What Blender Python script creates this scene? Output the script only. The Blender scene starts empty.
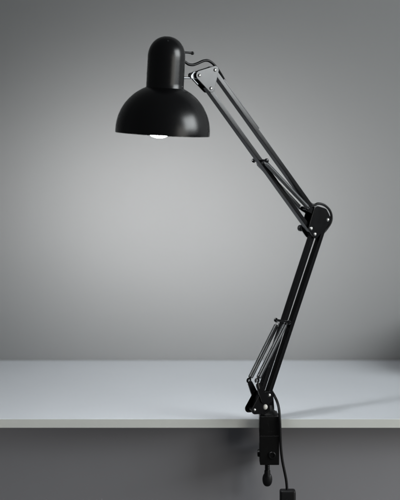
import bpy, bmesh, math, random
from mathutils import Vector, Matrix
random.seed(4)
R = math.radians
scene = bpy.context.scene
C = bpy.context.collection

# ------------------------------------------------------------------ scale
S = 0.00175            # metres per drawing unit at the lamp's distance
D = 2.15               # camera to lamp base
HZ = 155.0             # drawing row of the eye level
ZC = 0.75 + 264.6 * S  # eye height: desk top is at 0.75 m
PSI = R(35)            # the lamp's arm plane is turned 35 deg about the vertical
cs, sn = math.cos(PSI), math.sin(PSI)
U = Vector((cs, sn, 0)); N = Vector((sn, -cs, 0)); Z = Vector((0, 0, 1))
X0 = (266 - 200) * S
BASE = Vector((X0, 0, 0.75))

def uv(px, py, w=0.0):
    """drawing point -> coordinates in the lamp's arm plane (w = offset towards the near side)"""
    k = (px - 200) * S
    u = (k - k * w * cs / D - X0 - w * sn) / (cs - k * sn / D)
    y = u * sn - w * cs
    v = ZC + (HZ - py) * S * (1 + y / D)
    return u, v
def pt(u, v, w=0.0):
    return Vector((X0, 0, 0)) + U * u + Z * v + N * w
def P(px, py, w=0.0):
    u, v = uv(px, py, w)
    return pt(u, v, w)
def W(px, py, y):
    f = 1 + y / D
    return Vector(((px - 200) * S * f, y, ZC + (HZ - py) * S * f))

# ------------------------------------------------------------------ materials
def new_mat(name):
    m = bpy.data.materials.new(name); m.use_nodes = True
    nt = m.node_tree
    return m, nt, nt.nodes['Principled BSDF']

def noisy(name, col, rough, metal=0.0, var=0.12, rvar=0.08, scale=30, bump=0.0, bscale=900, spec=0.5, coat=0.0):
    m, nt, b = new_mat(name)
    tc = nt.nodes.new('ShaderNodeTexCoord')
    n1 = nt.nodes.new('ShaderNodeTexNoise'); n1.inputs['Scale'].default_value = scale; n1.inputs['Detail'].default_value = 6
    nt.links.new(tc.outputs['Object'], n1.inputs['Vector'])
    mx = nt.nodes.new('ShaderNodeMix'); mx.data_type = 'RGBA'
    mx.inputs[6].default_value = (*[c * (1 - var) for c in col], 1)
    mx.inputs[7].default_value = (*[min(1, c * (1 + var)) for c in col], 1)
    nt.links.new(n1.outputs['Fac'], mx.inputs[0]); nt.links.new(mx.outputs[2], b.inputs['Base Color'])
    mr = nt.nodes.new('ShaderNodeMapRange')
    mr.inputs['To Min'].default_value = max(0.02, rough - rvar); mr.inputs['To Max'].default_value = rough + rvar
    n2 = nt.nodes.new('ShaderNodeTexNoise'); n2.inputs['Scale'].default_value = scale * 2.7; n2.inputs['Detail'].default_value = 4
    nt.links.new(tc.outputs['Object'], n2.inputs['Vector'])
    nt.links.new(n2.outputs['Fac'], mr.inputs['Value']); nt.links.new(mr.outputs['Result'], b.inputs['Roughness'])
    b.inputs['Metallic'].default_value = metal
    b.inputs['Specular IOR Level'].default_value = spec
    b.inputs['Coat Weight'].default_value = coat
    if bump:
        n3 = nt.nodes.new('ShaderNodeTexNoise'); n3.inputs['Scale'].default_value = bscale; n3.inputs['Detail'].default_value = 2
        nt.links.new(tc.outputs['Object'], n3.inputs['Vector'])
        bp = nt.nodes.new('ShaderNodeBump'); bp.inputs['Strength'].default_value = bump; bp.inputs['Distance'].default_value = 0.0004
        nt.links.new(n3.outputs['Fac'], bp.inputs['Height']); nt.links.new(bp.outputs['Normal'], b.inputs['Normal'])
    return m

M_shade = noisy('black_lacquer', (0.004, 0.004, 0.0045), 0.27, rvar=0.03, bump=0.05, bscale=1500)
M_black = noisy('black_painted_steel', (0.004, 0.004, 0.0045), 0.17, rvar=0.03, bump=0.06, bscale=1200)
M_cast = noisy('black_cast_metal', (0.005, 0.005, 0.005), 0.42, bump=0.25, bscale=700, spec=0.22)
M_spring = noisy('dark_spring_steel', (0.19, 0.195, 0.20), 0.36, metal=1.0)
M_chrome = noisy('plated_steel', (0.27, 0.28, 0.29), 0.36, metal=1.0, var=0.03, rvar=0.04)
M_rivet = noisy('nickel_rivet', (0.86, 0.86, 0.83), 0.3, metal=1.0, var=0.05)
M_cream = noisy('pale_cap', (0.72, 0.70, 0.64), 0.4, var=0.06)
M_rubber = noisy('black_rubber', (0.006, 0.006, 0.0065), 0.4, bump=0.05, spec=0.3)
M_plastic = noisy('black_plastic', (0.008, 0.008, 0.009), 0.45, spec=0.35, bump=0.15, bscale=1500)
M_lining = noisy('white_enamel', (0.8, 0.8, 0.78), 0.4, var=0.02)
M_wall = noisy('grey_painted_wall', (0.272, 0.2745, 0.2755), 0.85, var=0.025, scale=5, bump=0.2, bscale=260, spec=0.25)
M_top = noisy('white_laminate', (0.755, 0.788, 0.828), 0.36, var=0.015, rvar=0.06, scale=7, bump=0.03, bscale=500, spec=0.4)
M_edge = noisy('edge_band', (0.82, 0.835, 0.79), 0.5, var=0.03, scale=40)
M_panel = noisy('grey_panel', (0.352, 0.348, 0.368), 0.6, var=0.03, scale=12, spec=0.3)

M_bulb, nt, b = new_mat('lit_bulb_glass')
b.inputs['Base Color'].default_value = (0.9, 0.9, 0.9, 1)
b.inputs['Emission Color'].default_value = (0.955, 0.975, 1.0, 1)
b.inputs['Emission Strength'].default_value = 132

# ------------------------------------------------------------------ builders
def link(name, bm, mat, parent=None, origin=None, smooth=35, bevel=0.0, segs=2):
    bm.normal_update()
    if bevel:
        es = [e for e in bm.edges if len(e.link_faces) == 2 and e.calc_face_angle(0) > R(40)]
        bmesh.ops.bevel(bm, geom=es, offset=bevel, segments=segs, profile=0.6, affect='EDGES', clamp_overlap=True)
    bmesh.ops.recalc_face_normals(bm, faces=bm.faces[:])
    if origin is not None:
        bmesh.ops.translate(bm, verts=bm.verts[:], vec=-origin)
    me = bpy.data.meshes.new(name); bm.to_mesh(me); bm.free()
    for m in (mat if isinstance(mat, (list, tuple)) else [mat]):
        me.materials.append(m)
    for p in me.polygons: p.use_smooth = True
    me.set_sharp_from_angle(angle=R(smooth))
    o = bpy.data.objects.new(name, me); C.objects.link(o)
    if parent: o.parent = parent
    if bevel:
        wn = o.modifiers.new('weighted_normal', 'WEIGHTED_NORMAL'); wn.keep_sharp = True; wn.weight = 100
    return o

def thing(name, label, cat, loc):
    o = bpy.data.objects.new(name, None); C.objects.link(o)
    o.empty_display_size = 0.05
    o.location = loc; o['label'] = label; o['category'] = cat
    return o

def smooth_path(pts, n=10):
    """Catmull-Rom through the points"""
    q = [pts[0] * 2 - pts[1]] + list(pts) + [pts[-1] * 2 - pts[-2]]
    out = []
    for i in range(1, len(q) - 2):
        p0, p1, p2, p3 = q[i - 1:i + 3]
        for k in range(n):
            t = k / n
            out.append(0.5 * ((2 * p1) + (p2 - p0) * t + (2 * p0 - 5 * p1 + 4 * p2 - p3) * t * t + (3 * p1 - p0 - 3 * p2 + p3) * t ** 3))
    out.append(q[-2].copy())
    return out

def add_tube(bm, pts, rad, n=12, cap=True):
    t0 = (pts[1] - pts[0]).normalized()
    a = t0.orthogonal().normalized()
    rings = []
    for i, p in enumerate(pts):
        t = (pts[min(i + 1, len(pts) - 1)] - pts[max(i - 1, 0)]).normalized()
        a = (a - t * a.dot(t)).normalized(); bb = t.cross(a)
        r = rad(i / (len(pts) - 1)) if callable(rad) else rad
        rings.append([bm.verts.new(p + a * (r * math.cos(2 * math.pi * k / n)) + bb * (r * math.sin(2 * math.pi * k / n))) for k in range(n)])
    for r0, r1 in zip(rings, rings[1:]):
        for k in range(n):
            bm.faces.new((r0[k], r0[(k + 1) % n], r1[(k + 1) % n], r1[k]))
    if cap:
        bm.faces.new(rings[0][::-1]); bm.faces.new(rings[-1])

def add_lathe(bm, prof, o, axis, n=64, mats=None, close=False):
    """prof = [(radius, height)], height along axis from o"""
    axis = axis.normalized(); a = axis.orthogonal().normalized(); b2 = axis.cross(a)
    rings = []
    for r, h in prof:
        if r < 1e-6: rings.append([bm.verts.new(o + axis * h)])
        else: rings.append([bm.verts.new(o + axis * h + a * (r * math.cos(2 * math.pi * k / n)) + b2 * (r * math.sin(2 * math.pi * k / n))) for k in range(n)])
    for i, (r0, r1) in enumerate(zip(rings, rings[1:])):
        for k in range(n):
            k2 = (k + 1) % n
            vs = [r0[k % len(r0)]] + ([r0[k2]] if len(r0) > 1 else []) + ([r1[k2]] if len(r1) > 1 else []) + [r1[k % len(r1)]]
            if len(vs) >= 3:
                f = bm.faces.new(vs)
                if mats: f.material_index = mats[i]
    if len(rings[0]) > 1 and not close: pass

def hull2(points):
    ps = sorted(set((round(x, 7), round(y, 7)) for x, y in points))
    def half(ps):
        h = []
        for p in ps:
            while len(h) >= 2 and (h[-1][0] - h[-2][0]) * (p[1] - h[-2][1]) - (h[-1][1] - h[-2][1]) * (p[0] - h[-2][0]) <= 0: h.pop()
            h.append(p)
        return h
    a = half(ps); b2 = half(ps[::-1])
    return a[:-1] + b2[:-1]

def add_plate(bm, circles, w0, w1, ref_w, n=20):
    """rounded plate in the arm plane: convex hull of circles [(px,py,r px)] seen at offset ref_w, from w0 to w1"""
    pts = []
    for px, py, r in circles:
        u, v = uv(px, py, ref_w)
        for k in range(n):
            a = 2 * math.pi * k / n
            pts.append((u + r * S * math.cos(a), v + r * S * math.sin(a)))
    h = hull2(pts)
    f0 = [bm.verts.new(pt(u, v, w0)) for u, v in h]
    f1 = [bm.verts.new(pt(u, v, w1)) for u, v in h]
    bm.faces.new(f0[::-1]); bm.faces.new(f1)
    m = len(h)
    for k in range(m):
        bm.faces.new((f0[k], f0[(k + 1) % m], f1[(k + 1) % m], f1[k]))

def add_bar(bm, a, b2, wid, dep):
    """square tube from a to b in the arm plane"""
    t = (b2 - a).normalized(); s = t.cross(N).normalized()
    vs = []
    for p in (a, b2):
        for i, j in ((-1, -1), (1, -1), (1, 1), (-1, 1)):
            vs.append(bm.verts.new(p + s * (i * wid / 2) + N * (j * dep / 2)))
    bm.faces.new(vs[3::-1]); bm.faces.new(vs[4:])
    for k in range(4):
        bm.faces.new((vs[k], vs[(k + 1) % 4], vs[4 + (k + 1) % 4], vs[4 + k]))

def add_box(bm, lo, hi):
    vs = [bm.verts.new((x, y, z)) for z in (lo[2], hi[2]) for x, y in ((lo[0], lo[1]), (hi[0], lo[1]), (hi[0], hi[1]), (lo[0], hi[1]))]
    bm.faces.new(vs[3::-1]); bm.faces.new(vs[4:])
    for k in range(4):
        bm.faces.new((vs[k], vs[(k + 1) % 4], vs[4 + (k + 1) % 4], vs[4 + k]))

def add_spring(bm, a, b2, rad, wire, pitch):
    """close-wound extension spring with a hook at each end"""
    L = (b2 - a).length; t = (b2 - a).normalized()
    e1 = N - t * N.dot(t); e1.normalize(); e2 = t.cross(e1)
    hook = rad * 1.5
    L2 = L - 2 * hook; turns = L2 / pitch; n = int(turns * 14)
    pts = []
    # end loop
    for k in range(12):
        q = -math.pi * 0.5 + 2 * math.pi * 0.8 * (1 - k / 12)
        pts.append(a + t * (hook * 0.5 + math.cos(q) * hook * 0.5 * -1) + e2 * (math.sin(q) * hook * 0.5))
    for k in range(n + 1):
        q = 2 * math.pi * turns * k / n
        pts.append(a + t * (hook + L2 * k / n) + e1 * (rad * math.cos(q)) + e2 * (rad * math.sin(q)))
    for k in range(1, 12):
        q = 2 * math.pi * 0.8 * k / 12
        pts.append(b2 - t * (hook * 0.5 + math.cos(q) * hook * 0.5) + e2 * (math.sin(q) * hook * 0.5))
    add_tube(bm, pts, wire, n=7)

# ------------------------------------------------------------------ setting: wall
bm = bmesh.new()
add_box(bm, (-3.5, 0.625, -0.02), (3.5, 0.745, 2.9))
wall = link('wall', bm, M_wall); wall['kind'] = 'structure'

# ------------------------------------------------------------------ desk
TY = 0.006     # front edge of the desk top
desk = thing('desk', 'white desk with pale edge band and grey panel under it, standing against the wall', 'desk', (0, 0.3, 0))
DO = Vector((0, 0.3, 0))
bm = bmesh.new(); add_box(bm, (-1.0, TY + 0.0012, 0.734), (1.0, 0.622, 0.75))
link('tabletop', bm, M_top, desk, DO, bevel=0.0008)
bm = bmesh.new(); add_box(bm, (-1.0, TY, 0.7342), (1.0, TY + 0.0012, 0.7494))
link('edge_band', bm, M_edge, desk, DO, bevel=0.0004)
bm = bmesh.new(); add_box(bm, (-0.97, 0.055, 0.02), (0.97, 0.073, 0.7335))
link('front_panel', bm, M_panel, desk, DO)
for sx in (-1, 1):
    bm = bmesh.new(); add_box(bm, (min(sx * 0.971, sx * 0.99), 0.03, 0.0), (max(sx * 0.971, sx * 0.99), 0.6, 0.7335))
    link('side_panel', bm, M_panel, desk, DO, bevel=0.001)

# black case added out of view on the right to shade wall and desk
case = thing('added_shadow_caster', 'added black case on the desk against the wall, off to the right, casting a soft shadow', 'case', (0.67, 0.52, 0.75))
CO = Vector((0.67, 0.52, 0.75))
bm = bmesh.new(); add_box(bm, (0.545, 0.38, 0.754), (0.80, 0.60, 0.835)); link('caster_body', bm, M_cast, case, CO, bevel=0.008, segs=3)
bm = bmesh.new(); add_box(bm, (0.545, 0.38, 0.8365), (0.80, 0.60, 0.872)); link('lid', bm, M_cast, case, CO, bevel=0.008, segs=3)
bm = bmesh.new(); add_tube(bm, smooth_path([Vector(p) for p in ((0.62, 0.515, 0.87), (0.625, 0.515, 0.897), (0.67, 0.515, 0.904), (0.715, 0.515, 0.897), (0.72, 0.515, 0.87))], 6), 0.006, n=10)
link('handle', bm, M_plastic, case, CO)
for fx in (0.58, 0.76):
    bm = bmesh.new(); add_box(bm, (fx - 0.015, 0.45, 0.7502), (fx + 0.015, 0.58, 0.7545)); link('foot', bm, M_rubber, case, CO)

# ------------------------------------------------------------------ the lamp
lamp = thing('desk_lamp', 'black swing-arm desk lamp with lit bulb clamped to the white desk edge', 'lamp', BASE)
def part(name, bm, mat, parent=None, **k):
    return link(name, bm, mat, parent or lamp, BASE, **k)

def screw(parent, px, py, w, r, mat=None, h=1.6):
    """domed screw head on the near plate"""
    o = P(px, py, w)
    r *= S
    bm = bmesh.new()
    add_lathe(bm, [(0, -0.001), (r, -0.001), (r, 0.0004), (r * 0.9, r * 0.32), (r * 0.62, r * 0.55), (r * 0.3, r * 0.66), (0, r * 0.7)], o, N, n=20)
    return part('screw', bm, mat or M_rivet, parent, smooth=50)

# shade frame
SC = P(162.5, 134.3, 0.0)
s2 = S * (1 + SC.y / D)
TR, TC = R(3.05), R(3.0)
AX = Vector((math.sin(TR), -math.sin(TC), math.cos(TR))).normalized()
prof = []
Rb = 47.3
a_end = math.asin(43.4 / Rb)
prof.append((47.1, 0.0))
for k in range(0, 25):
    a = math.asin(-2.6 / Rb) + (a_end - math.asin(-2.6 / Rb)) * k / 24
    prof.append((Rb * math.cos(a), 3 + Rb * math.sin(a)))
prof.append((17.6, 46.8)); top = len(prof)
inner = [(r - 0.8 if r > 19 else r, h - (0.7 if h > 8 else 0)) for r, h in prof[::-1]]
full = [(r * s2, h * s2) for r, h in prof + [(16.8, 46.2)] + inner[1:-1] + [(46.3, 0.0), (47.1, 0.0)]]
mats = [0] * (top) + [1] * (len(full) - top - 2) + [0, 0]
bm = bmesh.new(); add_lathe(bm, full, SC, AX, n=128, mats=mats[:len(full) - 1])
shade = part('lamp_shade', bm, [M_shade, M_lining], smooth=40)
# rolled rim bead
# housing dome
prof = [(0, 45.0), (18.9, 45.0), (19.1, 45.6), (19.0, 46.6), (18.75, 47.2)]
for k in range(1, 9): prof.append((18.75 - 0.05 * k / 8, 47.2 + 30 * k / 8))
for k in range(1, 15):
    a = math.pi / 2 * k / 14
    prof.append((18.7 * math.cos(a) ** 0.93 if k < 14 else 0, 77.2 + 20.6 * math.sin(a)))
bm = bmesh.new(); add_lathe(bm, [(r * s2, h * s2) for r, h in prof], SC, AX, n=96)
housing = part('lamp_housing', bm, M_shade, smooth=40)
# small fixing screw low on the housing and a vent dot near the top
for (h, r, azim) in ((48.5, 18.7, R(-22)), (93.0, 12.6, R(-86))):
    d = Vector((math.cos(azim), math.sin(azim), 0)); d = (d - AX * d.dot(AX)).normalized()
    if h > 80: nn = (d * 0.55 + AX * 0.83).normalized()
    else: nn = d
    o = SC + AX * (h * s2) + d * (r * s2)
    bm = bmesh.new(); q = 0.0011
    add_lathe(bm, [(0, -q), (q, -q), (q, 0.0003), (q * 0.7, q * 0.5), (0, q * 0.6)], o, nn, n=12)
    part('screw', bm, M_spring, housing)
# switch lever
p0 = P(178, 52.0); p1 = P(188, 52.6); p2 = P(192.3, 53.2)
bm = bmesh.new()
add_tube(bm, [p0, p0.lerp(p1, 0.5), p1, p2], lambda t: 0.0017 + 0.0003 * t, n=12)
add_lathe(bm, [(0, -0.0031)] + [(0.0031 * math.cos(a), 0.0031 * math.sin(a)) for a in [R(x) for x in range(-60, 61, 20)]] + [(0, 0.0031)], p2, (p2 - p1), n=16)
part('switch_lever', bm, M_plastic, housing)
# bulb
BO = SC + Vector((-3.6 * s2, 0, 0))
RB = 0.0285; cb = -3.8 * s2 + RB
prof = [(0, cb - RB)]
for k in range(1, 13):
    a = -math.pi / 2 + (R(40) + math.pi / 2) * k / 12
    prof.append((RB * math.cos(a), cb + RB * math.sin(a)))
prof += [(0.0165, cb + 0.028), (0.0145, cb + 0.036)]
bm = bmesh.new(); add_lathe(bm, prof, BO, AX, n=40)
bulb = part('bulb', bm, M_bulb, shade)
bm = bmesh.new()
add_lathe(bm, [(0, cb + 0.0355), (0.0148, cb + 0.0355), (0.015, cb + 0.05), (0.019, cb + 0.052), (0.019, 46 * s2), (0, 46 * s2)], BO, AX, n=32)
part('bulb_socket', bm, M_lining, bulb, smooth=30)

# shade hinge (chrome)
bm = bmesh.new()
add_tube(bm, [P(172, 77.6), P(182, 77.8), P(190, 78.0), P(197, 78.0)], 0.0019, n=14)
add_plate(bm, [(196.6, 75.0, 2.6), (191.6, 76.6, 2.2), (193.5, 74.2, 2.2)], -0.0028, 0.0040, 0)
add_tube(bm, smooth_path([P(192.6, 79.0, 0.004), P(194.8, 81.4, 0.004), P(197.6, 84.4, 0.004)], 5), 0.0016, n=10)
hinge = part('shade_hinge', bm, M_chrome, smooth=40)
# thumb screw on the far side of the hinge
o = P(196.4, 74.8, 0)
bm = bmesh.new()
add_lathe(bm, [(0, 0.006), (0.0022, 0.006), (0.0022, 0.012), (0.0042, 0.0125), (0.0042, 0.0185), (0.0034, 0.0195), (0, 0.0195)], o, -N, n=18)
part('thumb_screw', bm, M_plastic, hinge)

# head bracket
HW = 0.0075
HC = [(199.4, 75.4, 4.3), (215.0, 70.0, 3.9), (210.9, 88.4, 3.8)]
bm = bmesh.new()
add_plate(bm, HC, HW, HW + 0.0016, HW)
add_plate(bm, HC, -HW, -HW - 0.0016, HW)
u_a = P(211.8, 86.5, 0)
head = part('head_bracket', bm, M_black, bevel=0.0005)
for px, py in ((199.4, 75.4), (215.0, 70.0), (210.9, 88.4)):
    screw(head, px, py, HW + 0.0016, 1.75)

# arm bars
BW, BD = 0.0078, 0.0112
def arm_bar(name, a, b2, over=0.005):
    t = (b2 - a).normalized()
    bm = bmesh.new(); add_bar(bm, a - t * over, b2 + t * over, BW, BD)
    return part(name, bm, M_black, bevel=0.0009, segs=3)
arm_bar('upper_arm_bar', P(207.4, 88.4), P(308.0, 228.4))
arm_bar('upper_arm_bar', P(212.3, 70.0), P(315.6, 214.5))
arm_bar('lower_arm_bar', P(312.2, 233.6), P(254.6, 410.0))
arm_bar('lower_arm_bar', P(325.2, 220.0), P(267.3, 395.2))

# slim cover strip that holds the cord along the upper bar
def along(t, off):
    a, b2 = P(212.3, 70.0), P(315.6, 214.5)
    d = (b2 - a).normalized(); side = d.cross(N).normalized()
    if side.z < 0: side = -side
    return a.lerp(b2, t) + side * off
bm = bmesh.new(); add_bar(bm, along(0.075, BW / 2 + 0.0014), along(0.405, BW / 2 + 0.0014), 0.0027, 0.0096)
part('cord_cover', bm, M_black, bevel=0.0005)

# elbow bracket
EW = 0.009
EC = [(311.4, 228.6, 4.4), (315.0, 234.1, 4.4), (327.6, 219.9, 4.2), (317.0, 211.0, 5.2), (323.5, 212.5, 4.6)]
bm = bmesh.new()
add_plate(bm, EC, EW, EW + 0.0018, EW)
add_plate(bm, EC, -EW, -EW - 0.0018, EW)
elbow = part('elbow_bracket', bm, M_black, bevel=0.0005)
for px, py in ((311.2, 228.4), (315.0, 234.1), (327.8, 219.7)):
    screw(elbow, px, py, EW + 0.0018, 1.75)
o = P(308.2, 228.6, 0)
bm = bmesh.new()
add_lathe(bm, [(0, EW), (0.0032, EW), (0.0032, 0.017), (0.0055, 0.0175), (0.006, 0.019), (0.0058, 0.0235), (0.0045, 0.025), (0, 0.025)], o, -N, n=22)
part('thumb_screw', bm, M_plastic, elbow)
# spacer sleeves through the pivots
def pins(parent, pts, half):
    bm = bmesh.new()
    for px, py, w in pts:
        u, v = uv(px, py, w)
        add_tube(bm, [pt(u, v, -half), pt(u, v, half)], 0.003, n=14)
    part('pivot_pin', bm, M_black, parent)
pins(head, [(199.4, 75.4, HW), (215, 70, HW), (210.9, 88.4, HW)], HW + 0.0008)
pins(elbow, [(311.2, 228.4, EW), (315, 234.1, EW), (327.8, 219.7, EW), (319, 214.2, EW)], EW + 0.0008)

# springs and their cross bolts
SW = 0.0125
def bolt(name, px, py, half, r=0.0024):
    u, v = uv(px, py)
    bm = bmesh.new()
    add_tube(bm, [pt(u, v, -half), pt(u, v, half)], r, n=12)
    for s in (-1, 1):
        add_lathe(bm, [(0, half), (0.0034, half), (0.0040, half + 0.001), (0.0038, half + 0.003), (0.0025, half + 0.0042), (0, half + 0.0045)], pt(u, v, 0), N * s, n=14)
    return part(name, bm, M_black)
bolt('spring_bolt', 260.2, 160.6, 0.0165)
bolt('spring_bolt', 282.4, 321.2, 0.0165)
for w in (SW, -SW):
    sh = w * sn / S
    bm = bmesh.new()
    add_spring(bm, P(260.8 + sh, 162.0, w), P(304.8 + sh, 208.5, w), 0.0034, 0.00062, 0.00126)
    part('spring', bm, M_spring, smooth=60)
    bm = bmesh.new()
    add_spring(bm, P(282.0 + sh, 322.4, w), P(253.0 + sh, 380.6, w), 0.0040, 0.00062, 0.00126)
    part('spring', bm, M_spring, smooth=60)
# anchor pin for the upper springs, at the elbow
u, v = uv(305.0, 208.8)
bm = bmesh.new(); add_tube(bm, [pt(u, v, -0.016), pt(u, v, 0.016)], 0.0021, n=12)
add_plate(bm, [(305.0, 208.8, 2.4), (313.0, 212.5, 3.4)], -0.0072, -0.0088, 0)
add_plate(bm, [(305.0, 208.8, 2.4), (313.0, 212.5, 3.4)], 0.0088, 0.0072, 0)
part('spring_anchor', bm, M_black, elbow)

# base bracket
PW = 0.0085
bm = bmesh.new()
for w0, w1 in ((PW, PW + 0.0018), (-PW, -PW - 0.0018)):
    add_plate(bm, [(254.8, 410.0, 4.2), (265.6, 408.0, 5.0), (269.0, 396.0, 4.6), (262.5, 397.0, 5.0), (270.6, 409.0, 4.0)], w0, w1, PW)
for w0, w1 in ((PW + 0.002, PW + 0.0046), (-PW - 0.002, -PW - 0.0046)):
    add_plate(bm, [(263.0, 399.0, 4.2), (257.3, 385.2, 2.7)], w0, w1, PW)
base = part('base_bracket', bm, M_black, bevel=0.0004)
# hooks that hold the lower springs
bm = bmesh.new()
for w in (SW, -SW):
    u, v = uv(257.6, 387, PW); uh, vh = uv(253.0 + w * sn / S, 380.6, w)
    pts = [pt(u, v - 0.002, w)]
    for k in range(12):
        a = R(-60 + 285 * k / 11)
        pts.append(pt(uh - 0.0034 * math.cos(a) * -1, vh + 0.0036 * math.sin(a), w))
    add_tube(bm, smooth_path(pts, 3), 0.0017, n=8)
part('spring_hook', bm, M_black, base)
screw(base, 254.8, 410.0, PW + 0.0018, 1.5)
screw(base, 269.4, 395.2, PW + 0.0018, 1.75)
screw(base, 265.2, 407.0, PW + 0.0018, 2.7, M_cream)
pins(base, [(254.8, 410, PW), (269.4, 395.2, PW), (265.2, 407, PW)], PW + 0.0008)

# clamp
cx = (269.2 - 200) * S; hw = 10.1 * S
def zr(py): return ZC + (HZ - py) * S
bm = bmesh.new()
add_box(bm, (cx - hw, -0.020, zr(433.6)), (cx + hw, TY - 0.0006, zr(414.0)))              # spine in front of the desk edge
add_box(bm, (cx - hw + 0.0004, -0.0222, zr(462.0)), (cx + hw - 0.0016, TY - 0.001, zr(433.0)))
clamp = part('clamp', bm, M_cast, bevel=0.0016, segs=3)
bm = bmesh.new()
add_box(bm, (cx - hw + 0.001, -0.004, 0.7506), (cx + hw - 0.001, 0.05, 0.7556))
part('upper_jaw', bm, M_cast, clamp, bevel=0.0012)
bm = bmesh.new()
add_box(bm, (cx - hw + 0.0015, 0.003, zr(461)), (cx + hw - 0.003, 0.036, zr(447)))
part('lower_jaw', bm, M_cast, clamp, bevel=0.0015)
# socket for the lamp's pin, fixing bolt on the front, side nub
bm = bmesh.new()
o = Vector((cx - 0.001, -0.002, zr(416)))
add_lathe(bm, [(0, 0), (0.0165, 0), (0.0165, 0.005), (0.0135, 0.0075), (0.009, 0.012), (0.007, 0.02), (0, 0.02)], o, Z, n=32)
part('socket', bm, M_cast, clamp)
bm = bmesh.new()
o = Vector(((271.3 - 200) * S, -0.0222, zr(452.2)))
add_lathe(bm, [(0, -0.001), (0.0064, -0.001), (0.0066, 0.0016), (0.0056, 0.0026), (0.0042, 0.0026), (0.0036, 0.001), (0, 0.001)], o, Vector((0, -1, 0)), n=28)
part('set_screw', bm, M_cast, clamp)
bm = bmesh.new()
o = Vector((cx - hw + 0.002, -0.008, zr(452.0)))
add_lathe(bm, [(0, 0), (0.0062, 0), (0.0066, 0.003), (0.0058, 0.0052), (0, 0.0056)], o, Vector((-1, 0, 0)), n=22)
part('set_screw', bm, M_cast, clamp)
# clamp screw with its wing handle
sx = (267.3 - 200) * S; sy = 0.02
f = 1 + sy / D
bm = bmesh.new()
z0 = W(0, 476, sy).z; z1 = 0.7305
n = 120; pts = []
add_lathe(bm, [(0, z0 - 0.002), (0.0041, z0 - 0.002)] + [(0.0041 + (0.0005 if i % 2 else 0), z0 + (z1 - z0) * i / 60) for i in range(61)] + [(0.010, z1), (0.0105, z1 + 0.002), (0.010, z1 + 0.0034), (0, z1 + 0.0034)], Vector((W(267.3, 470, sy).x, sy, 0)), Z, n=20)
cscrew = part('clamp_screw', bm, M_cast, clamp)
bm = bmesh.new()
zz = W(0, 479.4, sy).z; xx = W(267.3, 479, sy).x
pr = []
for k in range(15):
    a = -math.pi / 2 + math.pi * k / 14
    pr.append((0 if k in (0, 14) else 0.0088 * math.cos(a) ** 0.8, 0.0125 * math.sin(a)))
add_lathe(bm, pr, Vector((xx, sy, zz)), Z, n=24)
for v in bm.verts: v.co.y = sy + (v.co.y - sy) * 0.62
add_lathe(bm, [(0, 0.006), (0.0058, 0.006), (0.0052, 0.016), (0, 0.016)], Vector((xx, sy, zz)), Z, n=18)
part('handle', bm, M_plastic, cscrew)

# power cord: shade -> along the arms -> down past the clamp
cp = [P(180, 60.5), P(185, 62.0), P(188.5, 64.3), P(193, 64.9), P(198, 63.2), P(203, 61.0), P(207.5, 60.5), P(212, 62.8), P(216, 67.0), P(219.6, 72.2, -0.002),
      P(222.6, 77.4, -0.006), P(226, 83.5, -0.0085), P(235, 98, -0.0085), P(246, 115.5, -0.0085), P(262, 138, -0.0085), P(276, 158, -0.0085), P(290, 177.5, -0.0085), P(303, 195.5, -0.0085),
      P(312.5, 204.8, -0.006), P(318, 203.6, -0.004), P(324, 205.0, -0.004), P(329, 209.4, -0.004), P(331.4, 215.5, -0.004), P(330.8, 222.0, -0.004), P(326.5, 229, -0.007), P(318.0, 240, -0.0088), P(309, 262, -0.0088), P(295, 305, -0.0088), P(281, 347, -0.0088), P(271, 378, -0.0088)]
cp2 = [W(270.5, 388, 0.012), W(274.2, 395.5, 0.006), W(277.4, 402.5, -0.006), W(279.2, 411, -0.018), W(279.9, 422, -0.024), W(280.3, 435, -0.024), W(280.9, 448, -0.023),
       W(282.4, 461, -0.022), W(284.6, 472, -0.021), W(286.3, 481, -0.02), W(287.0, 490, -0.02), W(287.2, 496, -0.02)]
bm = bmesh.new()
add_tube(bm, smooth_path(cp + cp2, 6), 0.0024, n=12)
cord = part('power_cord', bm, M_rubber, smooth=60)
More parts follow.
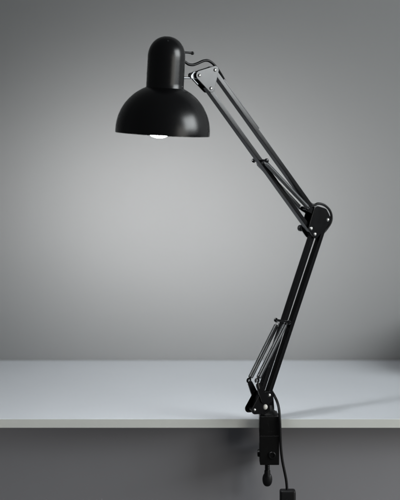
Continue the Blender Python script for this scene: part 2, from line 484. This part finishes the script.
# inline switch hanging on the cord
bm = bmesh.new()
a = W(287.6, 489.2, -0.02)
add_box(bm, (a.x - 0.0138, -0.029, a.z - 0.062), (a.x + 0.0138, -0.011, a.z - 0.0005))
sw = part('inline_switch', bm, M_plastic, cord, bevel=0.0045, segs=5)
bm = bmesh.new()
add_tube(bm, smooth_path([Vector((a.x, -0.02, a.z - 0.058)), Vector((a.x + 0.001, -0.02, a.z - 0.1)), Vector((a.x + 0.006, -0.015, a.z - 0.2)), Vector((a.x + 0.004, -0.01, a.z - 0.36)), Vector((a.x + 0.02, -0.015, 0.02))], 8), 0.0021, n=10)
part('lower_cord', bm, M_rubber, cord)

# ------------------------------------------------------------------ light
def area(name, loc, target, sx, sy, power, col=(1, 1, 1)):
    l = bpy.data.lights.new(name, 'AREA'); l.shape = 'RECTANGLE'; l.size = sx; l.size_y = sy; l.energy = power; l.color = col
    o = bpy.data.objects.new(name, l); C.objects.link(o)
    o.location = loc
    o.rotation_euler = (Vector(target) - Vector(loc)).to_track_quat('-Z', 'Y').to_euler()
    return o
area('softbox', (2.55, -0.86, 2.0), (-0.05, -0.05, 1.2), 1.65, 1.25, 64.0, (0.94, 0.985, 1.0))
area('strip_softbox', (1.68, -1.52, 0.74), (-0.05, 0.0, 0.72), 1.0, 1.7, 10.0, (1.0, 0.97, 0.90))
# background light: a gridded disc to the left, aimed across the desk at the wall behind the lamp
o = area('background_light', (-1.6, -1.0, 1.15), (-0.035, 0.625, 1.105), 0.42, 0.42, 1.4, (1.0, 0.99, 0.985))
o.data.shape = 'DISK'; o.data.spread = R(21)

world = bpy.data.worlds.new('World'); scene.world = world; world.use_nodes = True
bg = world.node_tree.nodes['Background']
bg.inputs['Color'].default_value = (0.9, 0.95, 1.0, 1); bg.inputs['Strength'].default_value = 0.065

# ------------------------------------------------------------------ camera
cam = bpy.data.cameras.new('camera'); co = bpy.data.objects.new('camera', cam); C.objects.link(co)
co.location = (0, -D, ZC); co.rotation_euler = (R(90), 0, 0)
cam.sensor_width = 36; cam.lens = 36 * D / (500 * S)
cam.shift_y = -(250 - HZ) / 500
cam.clip_start = 0.05; cam.clip_end = 100
cam.dof.use_dof = True; cam.dof.focus_distance = D - 0.03; cam.dof.aperture_fstop = 4.0
scene.camera = co
scene.view_settings.view_transform = 'Standard'; scene.view_settings.look = 'None'
scene.view_settings.exposure = 0; scene.view_settings.gamma = 1
scene.cycles.max_bounces = 8
scene.cycles.use_denoising = True
